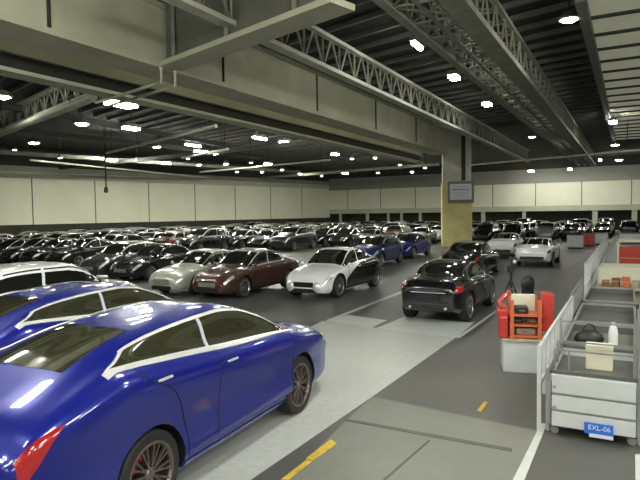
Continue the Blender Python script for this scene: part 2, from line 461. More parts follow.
    if detail >= 2:
        xs = (xb-.02, xp+.0, xa-.12)
        for sd in (1, -1):
            for (x0, x1) in ((xs[0], xs[1]), (xs[1], xs[2])):
                lo = 2.25
                if x0 < B.axr+B.r+.12:
                    def x0f(f, B=B):
                        z = .30+.85*f; Rr = B.r+.10; dz = z-B.r
                        e = B.axr-.06-.12*f
                        return max(e, B.axr+math.sqrt(Rr*Rr-dz*dz)) if abs(dz) < Rr and z > B.r*.2 else (e if z > B.r else B.axr+Rr)
                else: x0f = x0
                d = B.patch(x0f, x1, lo, 4.5, 8*q, 6*q, .003, .004, sd).build('door', paint, root, 50)
                s_ = MB(); s_.tube(B.outline(x0f, x1, lo, 4.5, .003, sd, 14), .005, 5, closed=True)
                s_.build('door_seam', 'seam', d)
                h = MB(); xx = x0+.20 if x0 > B.axr else B.axr+.1; p0 = B.S(xx-.09, 3.72, sd)+B.N(xx, 3.7, sd)*.02; p1 = B.S(xx+.09, 3.74, sd)+B.N(xx, 3.7, sd)*.02
                h.bar(p0, p1, .022, .022); h.build('door_handle', 'chrome' if trim else paint, d, bevel=.006)
            sk = B.patch(B.axr+B.r+.06, B.axf-B.r-.06, 1.55, 2.12, 10, 3, .012, .01, sd).build('side_skirt', 'black_plastic' if detail == 2 else paint, root, 50)
    return root
def place(root, p, head=HEAD, label=None, cat='car', group=None):
    root.location = (p[0], p[1], 0); root.rotation_euler = (0, 0, head); tag(root, label, cat, group); return root
def spot(pf, B, head, wheel='f', sd=-1):
    """root position so that the named wheel stands at floor point pf"""
    ax = B.axf if wheel == 'f' else B.axr; l = Vector((ax, sd*(B.W-.03), 0))
    c, s = math.cos(head), math.sin(head)
    return Vector((pf[0]-(c*l.x-s*l.y), pf[1]-(s*l.x+c*l.y)))
def sedan(h=1.42, fx=2.15, rx=-2.2, W=.82, wb=2.6, r=.33):
    k = h/1.42; a = wb/2
    return Body(fx, rx, W, a+.02, -a+.02, r,
        [(rx, .88*k), (rx+.12, .98*k), (rx+.55, 1.03*k), (-1.25, 1.12*k), (-.75, 1.34*k), (-.25, 1.415*k), (.15, 1.40*k), (.45, 1.28*k), (.98, .98*k), (1.5, .90*k), (fx-.2, .76*k), (fx, .60*k)],
        [(rx, .84*k), (-1.3, .96*k), (0, .93*k), (1, .88*k), (fx-.1, .66*k), (fx, .5*k)], .98, .28, -.62, -1.35, .57)
def coupe(h=1.36, fx=2.1, rx=-2.1, W=.84, wb=2.55, r=.34):
    k = h/1.36; a = wb/2
    return Body(fx, rx, W, a+.05, -a+.0, r,
        [(rx, .80*k), (rx+.1, .93*k), (rx+.4, 1.0*k), (-1.3, 1.10*k), (-.8, 1.26*k), (-.3, 1.35*k), (.05, 1.35*k), (.4, 1.24*k), (1.0, .92*k), (1.5, .84*k), (fx-.2, .70*k), (fx, .54*k)],
        [(rx, .80*k), (-1.3, .95*k), (0, .89*k), (1, .82*k), (fx-.1, .6*k), (fx, .44*k)], 1.0, .22, -.5, -1.45, .54)
def hatch(h=1.5, fx=1.95, rx=-2.0, W=.82, wb=2.5, r=.33):
    k = h/1.5; a = wb/2
    return Body(fx, rx, W, a, -a, r,
        [(rx, .92*k), (rx+.1, 1.06*k), (rx+.38, 1.26*k), (-1.25, 1.43*k), (-.6, 1.495*k), (0, 1.49*k), (.4, 1.40*k), (1.0, 1.05*k), (1.45, .96*k), (fx-.2, .82*k), (fx, .64*k)],
        [(rx, .86*k), (-1.3, 1.02*k), (0, .98*k), (1, .95*k), (fx-.1, .72*k), (fx, .55*k)], 1.02, .25, -1.35, -1.82, .60)
def suv(h=1.68, fx=2.15, rx=-2.15, W=.86, wb=2.65, r=.36):
    k = h/1.68; a = wb/2
    return Body(fx, rx, W, a, -a, r,
        [(rx, 1.0*k), (rx+.1, 1.2*k), (rx+.3, 1.42*k), (-1.5, 1.62*k), (-.7, 1.68*k), (0, 1.675*k), (.4, 1.56*k), (1.0, 1.18*k), (1.5, 1.10*k), (fx-.15, .98*k), (fx, .76*k)],
        [(rx, .98*k), (-1.3, 1.14*k), (0, 1.1*k), (1, 1.07*k), (fx-.1, .86*k), (fx, .62*k)], 1.02, .28, -1.55, -1.98, .64, .26, .68)
# ------------------------------------------------------------------ the hall
KC = Vector((1.5, 85, 0)); LD = Vector((-30, -34.3, 0)).normalized(); RD = Vector((31.4, -18, 0)).normalized()
LE = KC+LD*125; RE = KC+RD*120
CEIL = 8.9
def poly_flat(name, pts, z, m_, thick=.2, flip=False):
    mb = MB(); n = len(pts)
    lo = [(p[0], p[1], z) for p in pts]; hi = [(p[0], p[1], z+thick) for p in pts]
    mb.add(lo+hi, [tuple(range(n)), tuple(range(2*n-1, n-1, -1))]+[(i, (i+1) % n, n+(i+1) % n, n+i) for i in range(n)])
    return mb.build(name, m_)
hall = [KC+LD*-1+RD*-1, LE, Vector((LE.x, -22, 0)), Vector((RE.x, -22, 0)), RE]
tag(poly_flat('floor', hall, -.2, 'floor_grey', .2), kind='structure')
# ceiling: dark deck with ribs across the aisle
cb = MB(); n = len(hall)
cb.add([(p[0], p[1], CEIL) for p in hall]+[(p[0], p[1], CEIL+.2) for p in hall], [tuple(range(n)), tuple(range(2*n-1, n-1, -1))]+[(i, (i+1) % n, n+(i+1) % n, n+i) for i in range(n)])
for k in range(0, 58):
    c = Vector((1.0, 12, 0)) + U*(k*1.25-6)
    a = c - W_*(28+.0*k); b = c + W_*(22+k*.35)
    cb.bar((a.x, a.y, CEIL-.08), (b.x, b.y, CEIL-.08), .12, .16, 1)
tag(cb.build('ceiling', ['deck_dark', 'deck_rib']), kind='structure')
# walls: layers of (z0, z1, thickness, material)
def wall(name, a, d, L, layers, mats, seams=(), seam_mi=0):
    nrm = Vector((-d.y, d.x, 0))
    if nrm.dot(Vector((20, 40, 0))-a) < 0: nrm = -nrm
    mb = MB()
    for (z0, z1, th, mi) in layers:
        p = [a-nrm*.3, a+d*L-nrm*.3, a+d*L+nrm*th, a+nrm*th]
        mb.prism([(q.x, q.y, z0) for q in p]+[(q.x, q.y, z1) for q in p], mi)
    for s_, z0, z1 in seams:
        c = a+d*s_; p = [c, c+d*.09, c+d*.09+nrm*.02, c+nrm*.02]
        mb.prism([(q.x, q.y, z0) for q in p]+[(q.x, q.y, z1) for q in p], seam_mi)
    return tag(mb.build(name, mats), kind='structure')
sl = [(6+i*6.1, 1.85, 6.75) for i in range(17)]
wall('wall_left', KC, LD, 125, [(0, 1.85, 0, 1), (1.85, 6.75, 0, 0), (6.15, 6.75, .05, 4), (6.75, 7.25, .12, 2), (7.25, CEIL, 0, 1), (1.78, 1.9, .06, 1)], ['wall_pale', 'wall_dark', 'wall_band', 'wall_seam', 'wall_lip'], sl, 3)
sr = [(3+i*5.2, 3.1, 5.9) for i in range(20)]
wall('wall_back', KC, RD, 120, [(2.45, 3.1, .15, 2), (3.1, 5.9, 0, 0), (5.9, 7.6, .1, 1), (7.6, CEIL, 0, 4)], ['wall_pale', 'wall_band', 'wall_lip', 'wall_seam', 'wall_dark'], sr, 3)
# dark bays below the back wall: a recess with its own rear wall
RN = Vector((-RD.y, RD.x, 0)); RN = RN if RN.y > 0 else -RN
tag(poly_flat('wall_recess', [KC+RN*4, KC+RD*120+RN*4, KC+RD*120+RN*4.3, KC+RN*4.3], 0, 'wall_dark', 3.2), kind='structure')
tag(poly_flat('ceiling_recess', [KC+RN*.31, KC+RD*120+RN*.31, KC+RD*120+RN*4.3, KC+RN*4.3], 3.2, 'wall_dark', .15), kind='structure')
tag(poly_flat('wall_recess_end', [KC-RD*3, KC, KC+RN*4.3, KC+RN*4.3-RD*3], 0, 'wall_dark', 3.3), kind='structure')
def wall_at(px, a=KC, d=RD):
    r = ray(px, 210); # plan intersection with the wall line
    den = r.x*d.y-r.y*d.x
    t = (a.x*d.y-a.y*d.x)/den
    return Vector((r.x*t, r.y*t, 0))
for i, (px, w) in enumerate(((340, .35), (367, .4), (388, .3), (401, .3), (420, .35), (483, .5), (524, .4), (595, .55), (634.5, .55))):
    c = wall_at(px); mb = MB()
    p = [c-RD*w/2, c+RD*w/2, c+RD*w/2+RN*.28, c-RD*w/2+RN*.28]
    mb.prism([(q.x, q.y, 0) for q in p]+[(q.x, q.y, 2.45) for q in p])
    tag(mb.build('trim_%d' % (i+1), 'wall_lip'), kind='structure')
# floor markings: thin coats of paint on the slab
def paint_poly(name, pxs, mname, z, label=None, cat=None):
    pts = [onz(x, y) for x, y in pxs]; mb = MB(); n = len(pts)
    mb.add([(p.x, p.y, .0) for p in pts]+[(p.x, p.y, z) for p in pts], [tuple(range(n-1, -1, -1)), tuple(range(n, 2*n))]+[(i, (i+1) % n, n+(i+1) % n, n+i) for i in range(n)])
    o = mb.build(name, mname)
    return tag(o, kind='structure') if label is None else tag(o, label, cat)
paint_poly('floor_lane', [(322, 321), (455, 338), (372, 397), (185, 525), (40, 700), (-260, 640)], 'floor_lane', .004)
paint_poly('floor_patch', [(366, 402), (373, 397), (538, 431), (516, 478), (470, 600), (150, 600), (283, 482)], 'floor_light', .003)
paint_poly('floor_aisle', [(-200, 330), (-60, 286), (190, 270), (330, 256), (430, 250), (600, 240), (606, 246), (500, 306), (455, 338), (322, 321)], 'floor_aisle', .002)
for i, (nm, px, mt, lb) in enumerate((
    ('painted_patch', [(326, 321), (347, 315), (387, 320.5), (371, 328)], 'lane_white', 'pale painted rectangle on the floor left of the black car'),
    ('painted_patch', [(376, 328.5), (404, 317), (474, 323), (456, 338)], 'lane_white', 'pale painted rectangle on the floor under the tail of the black car'),
    ('floor_line', [(326, 320.5), (331, 320.5), (408, 291), (404, 290)], 'lane_white', 'thin white floor line running up beside the two-tone white car'),
    ('floor_line', [(456, 338), (460, 338), (505, 306), (502, 306)], 'lane_white', 'thin white floor line running past the right side of the black car'),
    ('floor_line', [(511, 484), (523, 484), (547, 424), (541, 424)], 'lane_white', 'broad white floor line running to the foot of the nearest cart'),
    ('floor_line', [(635, 455), (642, 455), (652, 500), (636, 500)], 'lane_white', 'white floor line at the right edge, before the nearest cart'),
    ('floor_mark', [(281, 480), (289, 480), (312, 462), (306, 461)], 'paint_yellow', 'worn yellow dash on the floor, nearest to the blue car'),
    ('floor_mark', [(306, 459), (313, 461), (337, 444), (331, 440)], 'paint_yellow', 'worn yellow dash on the floor, just ahead of the nearest dash'),
    ('floor_mark', [(477, 411), (481, 412), (488, 403), (484, 402)], 'paint_yellow', 'short yellow dash on the dark floor before the red rack'),
    ('tyre_mark', [(345, 419), (346, 421), (440, 439), (512, 452), (512, 449), (440, 436)], 'tyre_mark', 'long dark skid mark across the pale floor slab'),
    ('floor_joint', [(428, 441), (430, 441), (386, 480), (383, 480)], 'tyre_mark', 'dark sawn joint line in the pale floor slab'))):
    paint_poly(nm, px, mt, .006+.0004*i, lb, 'floor marking')
# ------------------------------------------------------------------ column and its sign
def obox(mb, c, ax, ay, hx, hy, z0, z1, mi=0):
    p = [c-ax*hx-ay*hy, c+ax*hx-ay*hy, c+ax*hx+ay*hy, c-ax*hx+ay*hy]
    mb.prism([(q.x, q.y, z0) for q in p]+[(q.x, q.y, z1) for q in p], mi)
ca, cb_ = Vector((.985, -.17, 0)).normalized(), Vector((.17, .985, 0)).normalized()
CC = onz(455, 240, 2.6); CC = Vector((10.15, 42.4, 0))
col = empty('column', (CC.x, CC.y, 0)); tag(col, 'square concrete column, yellow below and grey above, carrying the long girder', 'column')
mb = MB(); obox(mb, Vector((0, 0, 0)), ca, cb_, 1.06, 1.0, 0, 4.75); mb.build('yellow_casing', 'column_yellow', col, bevel=.04)
mb = MB(); obox(mb, Vector((0, 0, 0)), ca, cb_, 1.0, .95, 4.75, CEIL); mb.build('shaft', 'column_grey', col, bevel=.03)
mb = MB(); obox(mb, ca*.45-cb_*1.0, ca, cb_, .14, .05, 4.8, 8.0); mb.build('downpipe', 'steel_dark', col)
sg = empty('notice_board', tuple(CC-cb_*1.12+ca*.25)); tag(sg, 'white notice in a grey frame mounted high on the yellow column', 'sign')
mb = MB(); obox(mb, Vector((0, 0, 0)), ca, cb_, .92, .05, 3.18, 4.72); mb.build('frame', 'steel_mid', sg)
mb = MB(); obox(mb, -cb_*.055, ca, cb_, .76, .02, 3.42, 4.55); mb.build('panel', 'sign_white', sg)
mb = MB()
for z, w, h in ((4.36, .5, .06), (4.14, .62, .13)): obox(mb, -cb_*.08, ca, cb_, w, .008, z-h/2, z+h/2)
for k in range(4): obox(mb, -cb_*.08, ca, cb_, (.55, .6, .45, .58)[k], .008, 3.93-k*.12, 3.96-k*.12)
mb.build('printed_lines', 'sign_ink', sg)
# ------------------------------------------------------------------ girders and trusses
def line_at(ref, d):  # point on the line through ref along U at depth d
    return ref + U*((d-ref.y)/U.y)
r1 = Vector((9.9, 42, 0))-V*.55
bm = empty('concrete_girder', tuple(line_at(r1, 20))); tag(bm, 'deep pale concrete girder running from upper left to the yellow column', 'beam')
o0 = line_at(r1, 20); L0, L1 = -27, (42-20)/U.y-1.1
mb = MB(); a = U*L0; b = U*L1
mb.bar((a.x, a.y, 7.5), (b.x, b.y, 7.5), 1.0, 1.6); mb.bar((a.x, a.y, 6.72), (b.x, b.y, 6.72), 1.14, .14)
mb.bar((a.x, a.y, 8.36), (b.x, b.y, 8.36), 1.14, .14); mb.build('girder_web', 'concrete_beam', bm)
for k in range(6):
    p = U*(-14+k*6.2)+V*.52; mb = MB(); mb.bar((p.x, p.y, 6.8), (p.x, p.y, 8.28), .05, .07); mb.build('stiffener', 'steel_dark', bm)
r2 = Vector((-2.9, 23.7, 0))-V*.3
bm = empty('lower_girder', tuple(line_at(r2, 20))); tag(bm, 'lower girder with pale top band and dark web, left of the concrete girder', 'beam')
a = U*-27; b = U*27
mb = MB(); mb.bar((a.x, a.y, 7.02), (b.x, b.y, 7.02), .5, .42); mb.build('top_band', 'concrete_beam', bm)
mb = MB(); mb.bar((a.x, a.y, 6.61), (b.x, b.y, 6.61), .18, .4); mb.build('web', 'steel_dark', bm)
mb = MB(); mb.bar((a.x, a.y, 6.35), (b.x, b.y, 6.35), .62, .10); mb.build('flange', 'steel_pale', bm)
JT = Vector((-4.15, 16.1, 0))
bm = empty('cross_girder', tuple(JT)); tag(bm, 'plate girder crossing overhead to the right of the concrete girder', 'beam')
a = W_*-.05; b = W_*-6.6
mb = MB(); mb.bar((a.x, a.y, 6.72), (b.x, b.y, 6.72), .72, .13); mb.build('flange', 'concrete_beam', bm)
mb = MB(); mb.bar((a.x, a.y, 7.65), (b.x, b.y, 7.65), .16, 1.72); mb.build('web', 'steel_mid', bm)
for k in range(3):
    p = W_*(-.5-k*2.4)-U*.16; mb = MB(); mb.bar((p.x, p.y, 6.8), (p.x, p.y, 8.5), .12, .1); mb.build('stiffener', 'steel_mid', bm)
XD = Vector((-8.95, 9.4, 0)).normalized(); XT = Vector((-7.0, 18.8, 0))
for off in (-.3, .25):
    q = XT-JT+U*off; p_ = U*off; mb = MB(); mb.bar((p_.x, p_.y, 6.58), (p_.x, p_.y, 6.72), .08, .08); mb.bar((p_.x, p_.y, 6.24), (q.x, q.y, 6.24), .07, .07); mb.bar((p_.x, p_.y, 6.24), (p_.x, p_.y, 6.62), .05, .05); mb.build('tie_rod', 'steel_pale', bm)
def truss(name, label, org, d, L0, L1, z0, z1, step, chord, mc, mbz, wz=.0, flange=.3):
    t = empty(name, tuple(org)); tag(t, label, 'truss')
    n = max(2, int(abs(L1-L0)/step)); st = (L1-L0)/n
    for nm, z, w, h in (('lower_chord', z0, flange, .12), ('upper_chord', z1, .2, .12)):
        mb = MB(); a = d*L0; b = d*L1; mb.bar((a.x, a.y, z), (b.x, b.y, z), w, h); mb.build(nm, mc, t)
    for k in range(n):
        a, b = d*(L0+st*k), d*(L0+st*(k+.5)); c = d*(L0+st*(k+1)); mb = MB()
        mb.bar((a.x, a.y, z0), (b.x, b.y, z1), .05, .05); mb.bar((b.x, b.y, z1), (c.x, c.y, z0), .05, .05)
        mb.bar((a.x, a.y, z0), (a.x, a.y, z1), .06, .06)
        mb.build('brace', mbz, t)
    return t
t1 = Vector((3.3, 23.7, 0))
truss('roof_truss', 'open steel truss running to the column top, second from the left overhead', t1, U, -13.5, 34, 7.12, 8.15, 1.15, .1, 'steel_pale', 'truss_grey', flange=.34)
truss('roof_truss', 'open lattice truss crossing overhead at far left beyond the lower girder', XT, XD, 0, 36, 6.72, 7.5, 1.1, .1, 'steel_pale', 'steel_mid', flange=.2)
pp = empty('ceiling_pipe', tuple(XT-U*.4)); tag(pp, 'thick pale pipe hung just below the far left lattice truss', 'pipe')
mb = MB(); b = XD*36; mb.tube([(0, 0, 6.4), (b.x, b.y, 6.4)], .14, 10); mb.build('pipe_run', 'steel_pale', pp)
for k in range(9):
    c = XD*(2+k*4); mb = MB(); mb.bar((c.x, c.y, 6.5), (c.x, c.y, 6.72), .04, .04); mb.build('hanger', 'steel_dark', pp)
# box truss on the right: four chords, a lattice on each face
bt = empty('box_truss', (3.4, 16, 0)); tag(bt, 'wide lattice box truss with a broad flange, right of the other trusses', 'truss')
a, b = U*-14, U*48; wv = V*1.35
for nm, off, z, w, h in (('lower_chord', 0, 7.06, .22, .12), ('lower_flange', 1.35, 7.06, .5, .16), ('upper_chord', 0, 8.3, .16, .12), ('upper_chord', 1.35, 8.3, .16, .12), ('middle_chord', .62, 7.06, .08, .08)):
    mb = MB(); o_ = V*off; mb.bar((a.x+o_.x, a.y+o_.y, z), (b.x+o_.x, b.y+o_.y, z), w, h); mb.build(nm, 'truss_grey', bt)
rr = random.Random(3)
for off, z in ((.28, 7.16), (.95, 7.18), (.4, 7.7)):
    mb = MB(); pts = [U*s_+V*(off+rr.uniform(-.08, .08)) for s_ in range(-14, 49, 3)]; mb.tube([(p.x, p.y, z) for p in pts], .022, 6); mb.build('conduit', 'steel_mid', bt)
for k in range(48):
    s0, s1 = -14+k*1.28, -14+(k+1)*1.28; A, B_ = U*s0, U*s1; C_ = A+wv; D_ = B_+wv; mb = MB()
    Z = lambda p, z: (p.x, p.y, z)
    mb.bar(Z(A, 7.06), Z(C_, 7.06), .05, .05); mb.bar(Z(A, 7.06), Z(D_, 7.06), .045, .045)
    mb.bar(Z(A, 7.06), Z((A+B_)/2, 8.3), .045, .045); mb.bar(Z((A+B_)/2, 8.3), Z(B_, 7.06), .045, .045)
    mb.bar(Z(C_, 7.1), Z((C_+D_)/2, 8.3), .045, .045); mb.bar(Z((C_+D_)/2, 8.3), Z(D_, 7.1), .045, .045)
    mb.bar(Z(A, 8.3), Z(C_, 8.3), .04, .04); mb.bar(Z(C_, 7.06), Z(B_, 7.06), .03, .03); mb.bar(Z(A, 8.3), Z(D_, 8.3), .03, .03); mb.bar(Z(A, 8.3), Z(B_, 7.06), .025, .025)
    mb.build('brace', 'truss_grey', bt)
# pale bay of the ceiling on the right, with its dark cross beams
PB = Vector((12.0, 24.7, 0))
bay = empty('ceiling_bay', tuple(PB)); bay['kind'] = 'structure'
mb = MB(); obox(mb, U*9.5+V*7.2, U, V, 19.5, 7.2, 8.55, 8.7); o = mb.build('bay_panels', 'bay_pale_glow', bay)
mb = MB(); a, b = U*-10, U*29; mb.bar((a.x, a.y, 8.42), (b.x, b.y, 8.42), .28, .3); mb.build('bay_edge', 'steel_mid', bay)
mb = MB()
for k in range(20):
    c = U*(-9.6+k*2.0); d = c+V*14.2; mb.bar((c.x, c.y, 8.51), (d.x, d.y, 8.51), .14, .08)
for k in range(1, 5):
    c = U*-10+V*(k*2.9); d = U*29+V*(k*2.9); mb.bar((c.x, c.y, 8.49), (d.x, d.y, 8.49), .1, .08)
mb.build('bay_ribs', 'steel_dark', bay)
# further cross beams, pipes and hanging rods over the far left
def beam_px(name, p0, p1, z, w, h, mt, label, cat='beam', ext=0, rnd=False):
    a, b = onz(*p0, z), onz(*p1, z); e = (b-a).normalized()*ext; a -= e; b += e
    t = empty(name, tuple(Vector((a.x, a.y, 0)))); mb = MB(); q = b-a
    if rnd: mb.tube([(0, 0, z), (q.x, q.y, z)], w, 8)
    else: mb.bar((0, 0, z), (q.x, q.y, z), w, h)
    mb.build({'beam': 'beam_section', 'pipe': 'pipe_run'}[cat], mt, t)
    mb2 = MB()
    for f in (.06, .94):
        c = q*f; mb = MB(); mb.bar((c.x, c.y, z+h/2), (c.x, c.y, CEIL), .04, .04); mb.build('hanger', 'steel_dark', t)
    return tag(t, label, cat)
beam_px('ceiling_pipe', (107, 153), (216, 126), 6.9, .09, .1, 'steel_pale', 'straight pale pipe slanting up to the lower girder, over the left wall', 'pipe', 0, True)
for i, (p0, p1, z, lab) in enumerate((
    ((0, 105), (230, 146), 7.3, 'dark ceiling beam at far left, nearest of those beyond the lattice truss'),
    ((0, 128), (260, 157), 7.2, 'dark ceiling beam at far left, middle one before the wall'),
    ((0, 152), (300, 172), 7.1, 'grey ceiling beam running just before the top of the left wall'),
    ((60, 168), (330, 140), 6.9, 'dark beam slanting across the lights before the far corner'),
    ((180, 174), (420, 150), 7.7, 'dark beam slanting across behind the lower girder, near the column'),
    ((260, 178), (440, 164), 6.9, 'grey ceiling beam above the far corner, behind the lower girder'))):
    beam_px('ceiling_beam', p0, p1, z, .22, .28, ('steel_dark', 'steel_mid')[i in (2, 5)], lab)
for i, (p0, p1, z, lab) in enumerate((
    ((30, 160), (210, 178), 6.7, 'thin pipe along the top of the left wall, nearer end'),
    ((182, 158), (228, 149), 6.6, 'short bright pipe hanging over the middle of the left wall'),
    ((200, 172), (330, 160), 6.6, 'thin pipe above the lights near the far corner'),
    ((470, 165), (640, 150), 6.6, 'long thin pipe under the ceiling before the back wall, right'))):
    beam_px('ceiling_pipe', p0, p1, z, .07, .08, 'steel_pale', lab, 'pipe', 0, True)
pr = onz(105, 152, 6.9); hp = empty('hanging_rod', (pr.x, pr.y, 0)); tag(hp, 'dark rod with a weighted end hanging before the left wall', 'rod')
mb = MB(); zb_ = CAM_H+(214-190)*pr.y/FPX
mb.tube([(0, 0, CEIL), (0, 0, zb_+.3)], .05, 8); mb.build('rod', 'steel_dark', hp)
mb = MB(); mb.lathe([(0, zb_-.1), (.16, zb_), (.12, zb_+.3), (0, zb_+.4)], 10); mb.build('weight', 'black_plastic', hp, smooth=40)
# ------------------------------------------------------------------ ceiling lights
DROP = [.08]
def lamp(px, py, z, kind, label, group=None, size=1.0, ang=None, glow='lamp_glow'):
    p = onz(px, py, z) if not isinstance(px, Vector) else px
    t = empty('ceiling_light', (p.x, p.y, 0), HEAD if ang is None else ang); tag(t, label, 'ceiling light', group)
    mb = MB(); mb.tube([(0, 0, z+.2), (0, 0, CEIL)], .025, 6); mb.build('stem', 'steel_dark', t)
    h = MB(); g = MB(); s = size
    if kind == 'round':
        h.lathe([(.30*s, z), (.33*s, z+.04), (.18*s, z+.22), (.08*s, z+.26), (0, z+.26)], 16)
        g.lathe([(0, z-.07*s), (.16*s, z-.05*s), (.25*s, z-.0), (.27*s, z+.03), (0, z+.035)], 16)
    else:
        lx, ly = (.6*s, .28*s) if kind == 'panel' else (.85*s, .10*s)
        h.box((-lx-.04, -ly-.04, z+.03), (lx+.04, ly+.04, z+.2)); g.box((-lx, -ly, z-DROP[0]), (lx, ly, z+.04))
    h.build('housing', 'steel_mid', t, smooth=40); g.build('diffuser', glow, t, smooth=40)
    return t
for (x, y, z, k, s, lb) in (
    (121, 104, 7.0, 'panel', 1.0, 'large bright panel light under the lower girder at left, nearest of the left lights'),
    (131, 128, 7.0, 'panel', .7, 'bright panel light just right of and beyond the large left panel'),
    (157, 147, 7.0, 'round', 1.0, 'round lamp beside the slanting pipe over the left wall'),
    (82, 124, 7.0, 'round', 1.2, 'round lamp below the middle of the far left lattice truss'),
    (34, 143, 7.0, 'round', 1.2, 'round lamp below the left end of the lattice truss'),
    (2, 97, 7.2, 'round', 1.2, 'round lamp at the left edge above the lattice truss'),
    (193, 145, 7.0, 'bar', .8, 'slim bar light above the short bright pipe'),
    (206, 152, 6.9, 'bar', 1.3, 'longer bar light slanting below the slim bar, over the left wall'),
    (260, 138, 7.2, 'bar', .8, 'slim bar light just under the lower girder, left of two'),
    (285, 142, 7.2, 'panel', .7, 'small panel light just under the lower girder, right of the slim bar'),
    (335, 154, 7.2, 'panel', .6, 'small panel light under the lower girder before the far corner'),
    (454, 77, 8.0, 'panel', .55, 'small panel light between the open truss and box truss, nearer'),
    (487, 104, 8.0, 'panel', .6, 'small panel light between the open truss and box truss, farther'),
    (417, 45, 8.0, 'bar', .5, 'dim bar light at the top, beside the box truss'),
    (569, 20, 8.3, 'round', 1.0, 'bright round lamp on the dark ceiling right of the box truss'),
    (613, 122, 8.1, 'panel', .7, 'panel light at the edge of the pale ceiling bay, upper'),
    (615, 145, 8.0, 'round', 1.2, 'round lamp at the far edge of the pale ceiling bay'),
    (600, 160, 7.8, 'bar', 1.0, 'bar light above the back wall right of the box truss end'),
    (619, 160, 7.8, 'round', 1.5, 'round lamp above the back wall near the right edge'),
    (532, 137, 7.6, 'round', .9, 'round lamp hung on the underside of the box truss'),
    (570, 169, 7.2, 'bar', 1.2, 'bar light at the far end of the box truss'),
    (531, 171, 7.2, 'panel', .9, 'panel light above the back wall right of the column'),
    (145, 66, 8.6, 'round', .1, '')):
    if lb: lamp(x, y, z, k, lb, None, s, None, 'lamp_glow_right' if x > 400 else 'lamp_glow')
for (x, y, s) in ((112, 160, 1.3), (137, 160, 1.1), (166, 163, 1.3), (199, 165, 1.5), (188, 159, 1), (226, 164, 1.5), (251, 163, 1.1), (268, 164, 1.3), (300, 174, 1.5), (345, 173, 1.3), (352, 159, 1.2), (375, 158, 1.2), (378, 173, 1.5), (412, 172, 1.6), (322, 176, 1.2), (282, 170, 1.2), (262, 172, 1.2), (237, 172, 1.2), (400, 165, 1.2), (425, 168, 1.2), (60, 158, 1.0), (15, 150, 1.0)):
    lamp(x, y, 6.9, 'round' if s != 1.3 else 'panel', 'small lamp in the far field of ceiling lights before the pale walls', 'far ceiling lights before the walls', s*.45, None, 'lamp_glow_far')
for rf, off, ds in ((r2, 1.7, (13, 20, 24, 28, 32, 37, 42)),):  # unseen lamps added to brighten the middle and left of the hall
    for d_ in ds:
        lamp(line_at(rf, d_)-V*off, 0, 8.5, 'panel', 'added panel light in the unseen row just behind the lower girder', 'added lights behind the lower girder', 1.0, None, 'lamp_glow_added')
# lights of the same hall above and behind the viewer, outside the photograph
DROP[0] = .3
for i in range(4):
    for j in range(5):
        p = Vector((-13+j*7.0, -14+i*7.0, 0))
        x, y, d = proj((p.x, p.y, 7.6))
        lamp(p, 0, 6.6, 'panel', 'panel light over the near end of the hall, behind the viewer', 'near ceiling lights behind the viewer', 1.4)
# ------------------------------------------------------------------ cars
HB = math.atan2(1, 270/570)
hero_body = Body(2.62, -2.5, .85, 1.45, -1.325, .375,
    [(-2.5, 1.0), (-2.38, 1.14), (-2.05, 1.30), (-1.6, 1.455), (-1.1, 1.56), (-.5, 1.61), (-.05, 1.625), (.3, 1.585), (.75, 1.44), (1.3, 1.20), (1.6, 1.12), (2.0, 1.06), (2.4, .95), (2.62, .76)],
    [(-2.5, .96), (-2.25, 1.14), (-1.75, 1.345), (-1.0, 1.29), (0, 1.19), (1.2, 1.11), (1.9, .99), (2.4, .83), (2.62, .62)], 1.38, .28, -1.08, -1.93, .58, zb=.2, zm=.66, nose=.62)
hero = make_car('sports_sedan', hero_body, 'blue_paint', 3, glass='glass_olive', rim='dark_alloy', trim='chrome', caliper=True, wheelw=.25)
fw = onz(284, 424); hp_ = spot(onz(300, 413), hero_body, HB)
place(hero, hp_, HB, 'glossy bright blue fastback sedan in the near foreground on the white lane')
h2 = copy_tree(hero); v_ = Vector((math.sin(HB), -math.cos(HB), 0)); u_ = Vector((math.cos(HB), math.sin(HB), 0))
place(h2, Vector((hp_.x, hp_.y, 0))-v_*2.5+u_*1.1, HB, 'second blue sedan with silver window trim, half hidden behind the nearest blue car')
CARS = []
def put(car, pf, B, head, wheel, sd, label):
    p = spot(pf, B, head, wheel, sd); place(car, p, head, label); CARS.append(p); return car
CARS += [Vector((hp_.x, hp_.y)), Vector((h2.location.x, h2.location.y))]
FB = HEAD+math.pi
bE = sedan(1.44, W=.80)
put(make_car('sedan', bE, 'maroon_paint', 2, roof='sage_paint', trim='chrome'), onz(245, 298), bE, FB, 'f', 1, 'dark maroon sedan with silver roof facing the viewer, left of the white car')
bF = coupe(1.46, fx=2.2, rx=-2.15, W=.84, wb=2.75, r=.36)
cF = make_car('coupe', bF, 'white_paint', 2, trim=None, spokes=8, grille='seam')
for sd in (1, -1):
    bF.patch(-1.95, bF.axf-bF.r-.07, 2.1, lambda f: 4.12-1.25*max(0, (f-.45)/.55)**2-.5*max(0, (.25-f)/.25)**2, 24, 8, .008, .006, sd).build('lower_side_panel', 'black_paint', cF, 50)
for sd in (1, -1):
    mb = MB(); mb.lathe([(.0, .03), (.10, .02), (.14, -.02), (.14, -.08), (0, -.08)], 18, 'x', (bF.fx+.06, sd*.44, .40)); mb.build('fog_lamp', 'chrome', cF, smooth=40)
put(cF, onz(340, 298), bF, FB, 'f', 1, 'white coupe with black lower sides facing the viewer in the middle aisle')
bS = sedan(1.40, W=.80)
eS = Vector((CARS[-2].x, CARS[-2].y, 0))-V*1.85+U*.0
place(make_car('sedan', bS, 'sage_paint', 1), eS, FB, 'pale grey-green sedan showing only its nose left of the maroon sedan'); CARS.append(Vector((eS.x, eS.y)))
bD = sedan(1.4)
